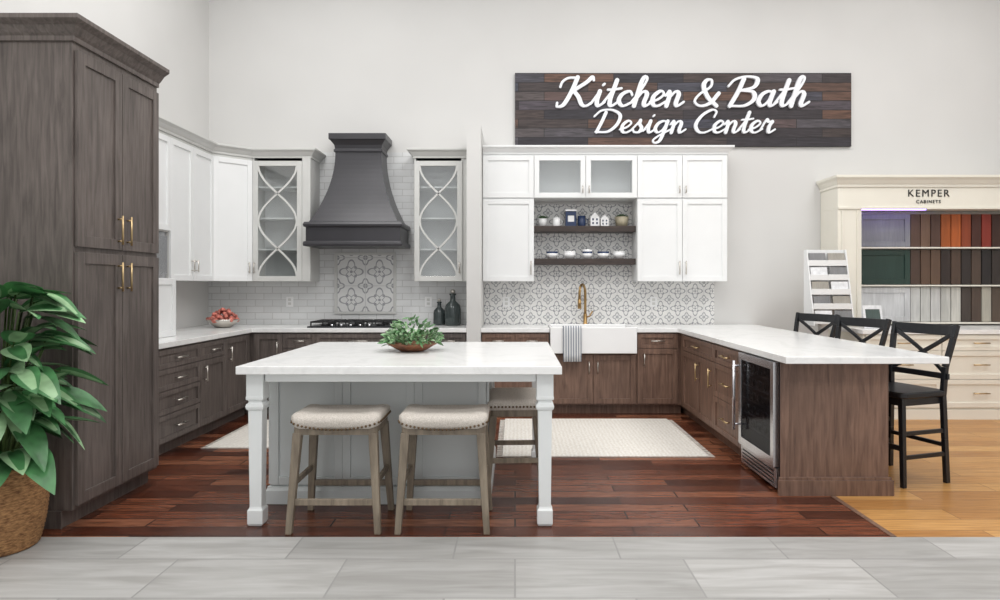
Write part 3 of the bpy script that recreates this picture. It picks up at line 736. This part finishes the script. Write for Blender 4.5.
while cnt < 165:
    h = random.uniform(.5, 1.36); az = random.uniform(0, 2*math.pi); el = random.uniform(-.4,.7) + (h-.85)*.5
    rr_ = random.uniform(.05,.25)*(1.15-abs(h-.85)*.5)
    base = Vector((c0[0]+rr_*math.cos(az), c0[1]+rr_*math.sin(az)*.8, h)); d = Vector((math.cos(az)*math.cos(el), math.sin(az)*math.cos(el), math.sin(el)))
    Ln = random.uniform(.21,.30); tip = base+d*Ln
    if (tip.y > 3.53 and tip.x < -2.40) or base.y > 3.55 or tip.y > 3.62 or tip.x < XL+.1 or tip.z > 1.45 or tip.z < .42 or tip.x > -2.22: continue
    q_ = random.random()
    m_ = (M['plant1'], M['plant2']) if q_ < .4 else ((M['plant2'], M['plant1']) if q_ < .55 else ((M['plant2'], M['plant2']) if q_ < .65 else (M['plant1'], M['plant1'])))
    leaf(o, 'leaves', m_, base, d, Ln, Ln*random.uniform(.46,.6), random.uniform(.1,.55), .2, 8, random.uniform(-.6,.6))
    o.tube('stems', M['stem'], [(c0[0]+.04*math.cos(az), c0[1]+.04*math.sin(az), .38), (c0[0]+rr_*.5*math.cos(az), c0[1]+rr_*.4*math.sin(az), .38+(h-.38)*.6), base, base+d*.03], .005, 5)
    cnt += 1
o.build(0)

o = Ob('greenery_bowl'); gc = (-.71, 4.42, CT)
o.lathe('bowl', M['terra'], gc, [(.001,.002),(.08,.002),(.10,.01),(.17,.05),(.175,.055),(.165,.056),(.09,.02),(.001,.02)], 28)
for i in range(420):
    az = random.uniform(0, 2*math.pi); r_ = .19*math.sqrt(random.random()); h = .05+random.random()*.18*(1-(r_/.22)**2)
    el = random.uniform(-.1,1.2)
    base = (gc[0]+r_*math.cos(az), gc[1]+r_*math.sin(az), CT+h); d = (math.cos(az)*math.cos(el), math.sin(az)*math.cos(el), math.sin(el))
    m_ = random.choice([(M['green1'],M['green1']), (M['green1'],M['green1']), (M['green2'],M['green2'])])
    leaf(o, 'leaves', m_, base, d, random.uniform(.035,.06), random.uniform(.018,.028), random.uniform(0,.5), .2, 4, random.uniform(-1,1))
o.build(0)

# counter accessories
o = Ob('potpourri_bowl'); pc = (-3.12, 6.85, CT)
o.lathe('bowl', M['nickel'], pc, [(.001,.002),(.07,.002),(.09,.01),(.16,.075),(.165,.09),(.155,.09),(.09,.03),(.001,.03)], 28)
for i in range(80):
    az = random.uniform(0, 6.28); r_ = .15*math.sqrt(random.random()); o.ball('flowers', M['pink'], (pc[0]+r_*math.cos(az), pc[1]+r_*math.sin(az), CT+.08+.12*(1-(r_/.16)**2)*random.random()), random.uniform(.018,.03), 7)
o.build(0)
for bxx, by, s in ((-.70,7.2,1.15), (-.86,7.27,.85)):
    o = Ob('glass_bottle'); o.lathe('body', M['bottle'], (bxx,by,CT+.001), [(r_*s,z*s) for r_, z in [(.001,0),(.07,0),(.08,.02),(.08,.16),(.07,.2),(.028,.24),(.025,.29),(.034,.3),(.034,.31),(.001,.312)]], 24); o.ball('stopper', M['nickel'], (bxx,by,CT+.33*s), .025*s); o.build(0)
# shelf items
def pot(x, z, r, h, mat, lf=(.05,.10), name='potted_herb'):
    o = Ob(name); o.lathe('pot', mat, (x,7.26,z), [(.001,0),(r*.8,0),(r,h),(r*.88,h),(r*.8,h*.8),(.001,h*.8)], 20)
    for i in range(45):
        az = random.uniform(0,6.28); el = random.uniform(.3,1.4); d = (math.cos(az)*math.cos(el), math.sin(az)*math.cos(el)*.8, math.sin(el))
        leaf(o, 'leaves', (M['green1'], M['green2']), (x+d[0]*r*.5, 7.26+d[1]*r*.5, z+h), d, random.uniform(*lf), .028, .3, .2, 4)
    o.build(0)
S1, S2 = 2.031, 1.666
pot(.315, S1, .05, .09, M['porc'], (.04,.07)); pot(1.21, S1, .08, .11, swatch((196,186,160)), (.04,.055))
def mug(x, z, mat, r=.042, h=.1):
    o = Ob('coffee_mug'); o.lathe('cup', mat, (x,7.24,z), [(.001,0),(r*.9,0),(r,.01),(r,h),(r-.006,h),(r-.008,.012),(.001,.012)], 20)
    o.tube('handle', mat, [(x+r-.004+.03*math.sin(q), 7.24, z+h/2+.03*math.cos(q)) for q in [math.pi*i/8 for i in range(9)]], .005, 6); o.build(0)
mug(.47, S1, M['porc']); 
o = Ob('canister'); o.box('body', M['navy'], (.57,7.2,S1), (.69,7.3,S1+.17)); o.box('label', M['porc'], (.595,7.195,S1+.05), (.665,7.2,S1+.12)); o.box('lid', M['porc'], (.565,7.195,S1+.17), (.695,7.305,S1+.19)); o.build(.004)
mug(.755, S1, M['navy'], .045, .12)
def house(x, w, h):
    o = Ob('ceramic_house'); z = S1; y0_, y1_ = 7.2, 7.28
    o.loft('walls', M['porc'], [[(x-w/2,y,z),(x+w/2,y,z),(x+w/2,y,z+h*.65),(x,y,z+h),(x-w/2,y,z+h*.65)] for y in (y0_,y1_)])
    for i in (-1,1):
        for j in (0,1): o.box('windows', M['navy'], (x+i*w*.22-w*.09,y0_-.002,z+h*(.15+.26*j)), (x+i*w*.22+w*.09,y0_,z+h*(.3+.26*j)))
    o.build(.001)
house(.90,.10,.16); house(1.01,.09,.13)
def bowls(x, z, mats, r=.07):
    o = Ob('stacked_bowls')
    for i, m_ in enumerate(mats): o.lathe('bowl_%d' % (i+1), m_, (x,7.25,z+i*.022), [(.001,0),(r*.5,0),(r*.85,.03),(r,.06),(r-.005,.06),(r*.8,.034),(.001,.008)], 22)
    o.build(0)
bowls(.42, S2, [M['porc'],M['navy']]); bowls(.62, S2, [M['porc'],M['porc']]); bowls(.82, S2, [M['porc'],M['navy'],M['porc']], .06); bowls(1.0, S2, [M['porc'],M['navy']]); bowls(1.18, S2, [M['porc'],M['porc']])
for x, z in ((-2.6,1.12), (-1.0,1.12), (1.6,1.12), (-.1,1.12)):
    o = Ob('wall_outlet'); o.box('plate', M['porc'], (x-.04,YW-.016,z), (x+.04,YW-.0102,z+.115)); o.box('sockets', M['offw'], (x-.018,YW-.019,z+.02), (x+.018,YW-.016,z+.05)); o.box('sockets', M['offw'], (x-.018,YW-.019,z+.065), (x+.018,YW-.016,z+.095)); o.build(.001)

# ------------------------------------------------------------ lighting
for x in (-2.0, 1.2, 4.4):
    for y in (.2, 2.8, 5.2):
        ld = bpy.data.lights.new('ceiling_light', 'AREA'); ld.shape = 'RECTANGLE'; ld.size = 1.8; ld.size_y = 1.2; ld.energy = 54; ld.color = (1,.995,.985)
        lo = bpy.data.objects.new('ceiling_light', ld); lo.location = (x,y,ZC-.06); scene.collection.objects.link(lo)
        o = Ob('ceiling_light_panel'); o.box('frame', M['white'], (x-.92,y-.62,ZC-.04), (x+.92,y+.62,ZC-.001)); o.build()
w = bpy.data.worlds.new('world'); scene.world = w; w.use_nodes = True
w.node_tree.nodes['Background'].inputs[0].default_value = (.985,.99,1,1); w.node_tree.nodes['Background'].inputs[1].default_value = .95

cam = bpy.data.cameras.new('camera'); co = bpy.data.objects.new('camera', cam); scene.collection.objects.link(co)
co.location = (0,0,HC); co.rotation_euler = (math.pi/2,0,0); cam.sensor_width = 36; cam.lens = FPX/1000*36
cam.shift_x = -(HX-500)/1000; cam.shift_y = -(300-HY)/1000; scene.camera = co
scene.view_settings.view_transform = 'Standard'
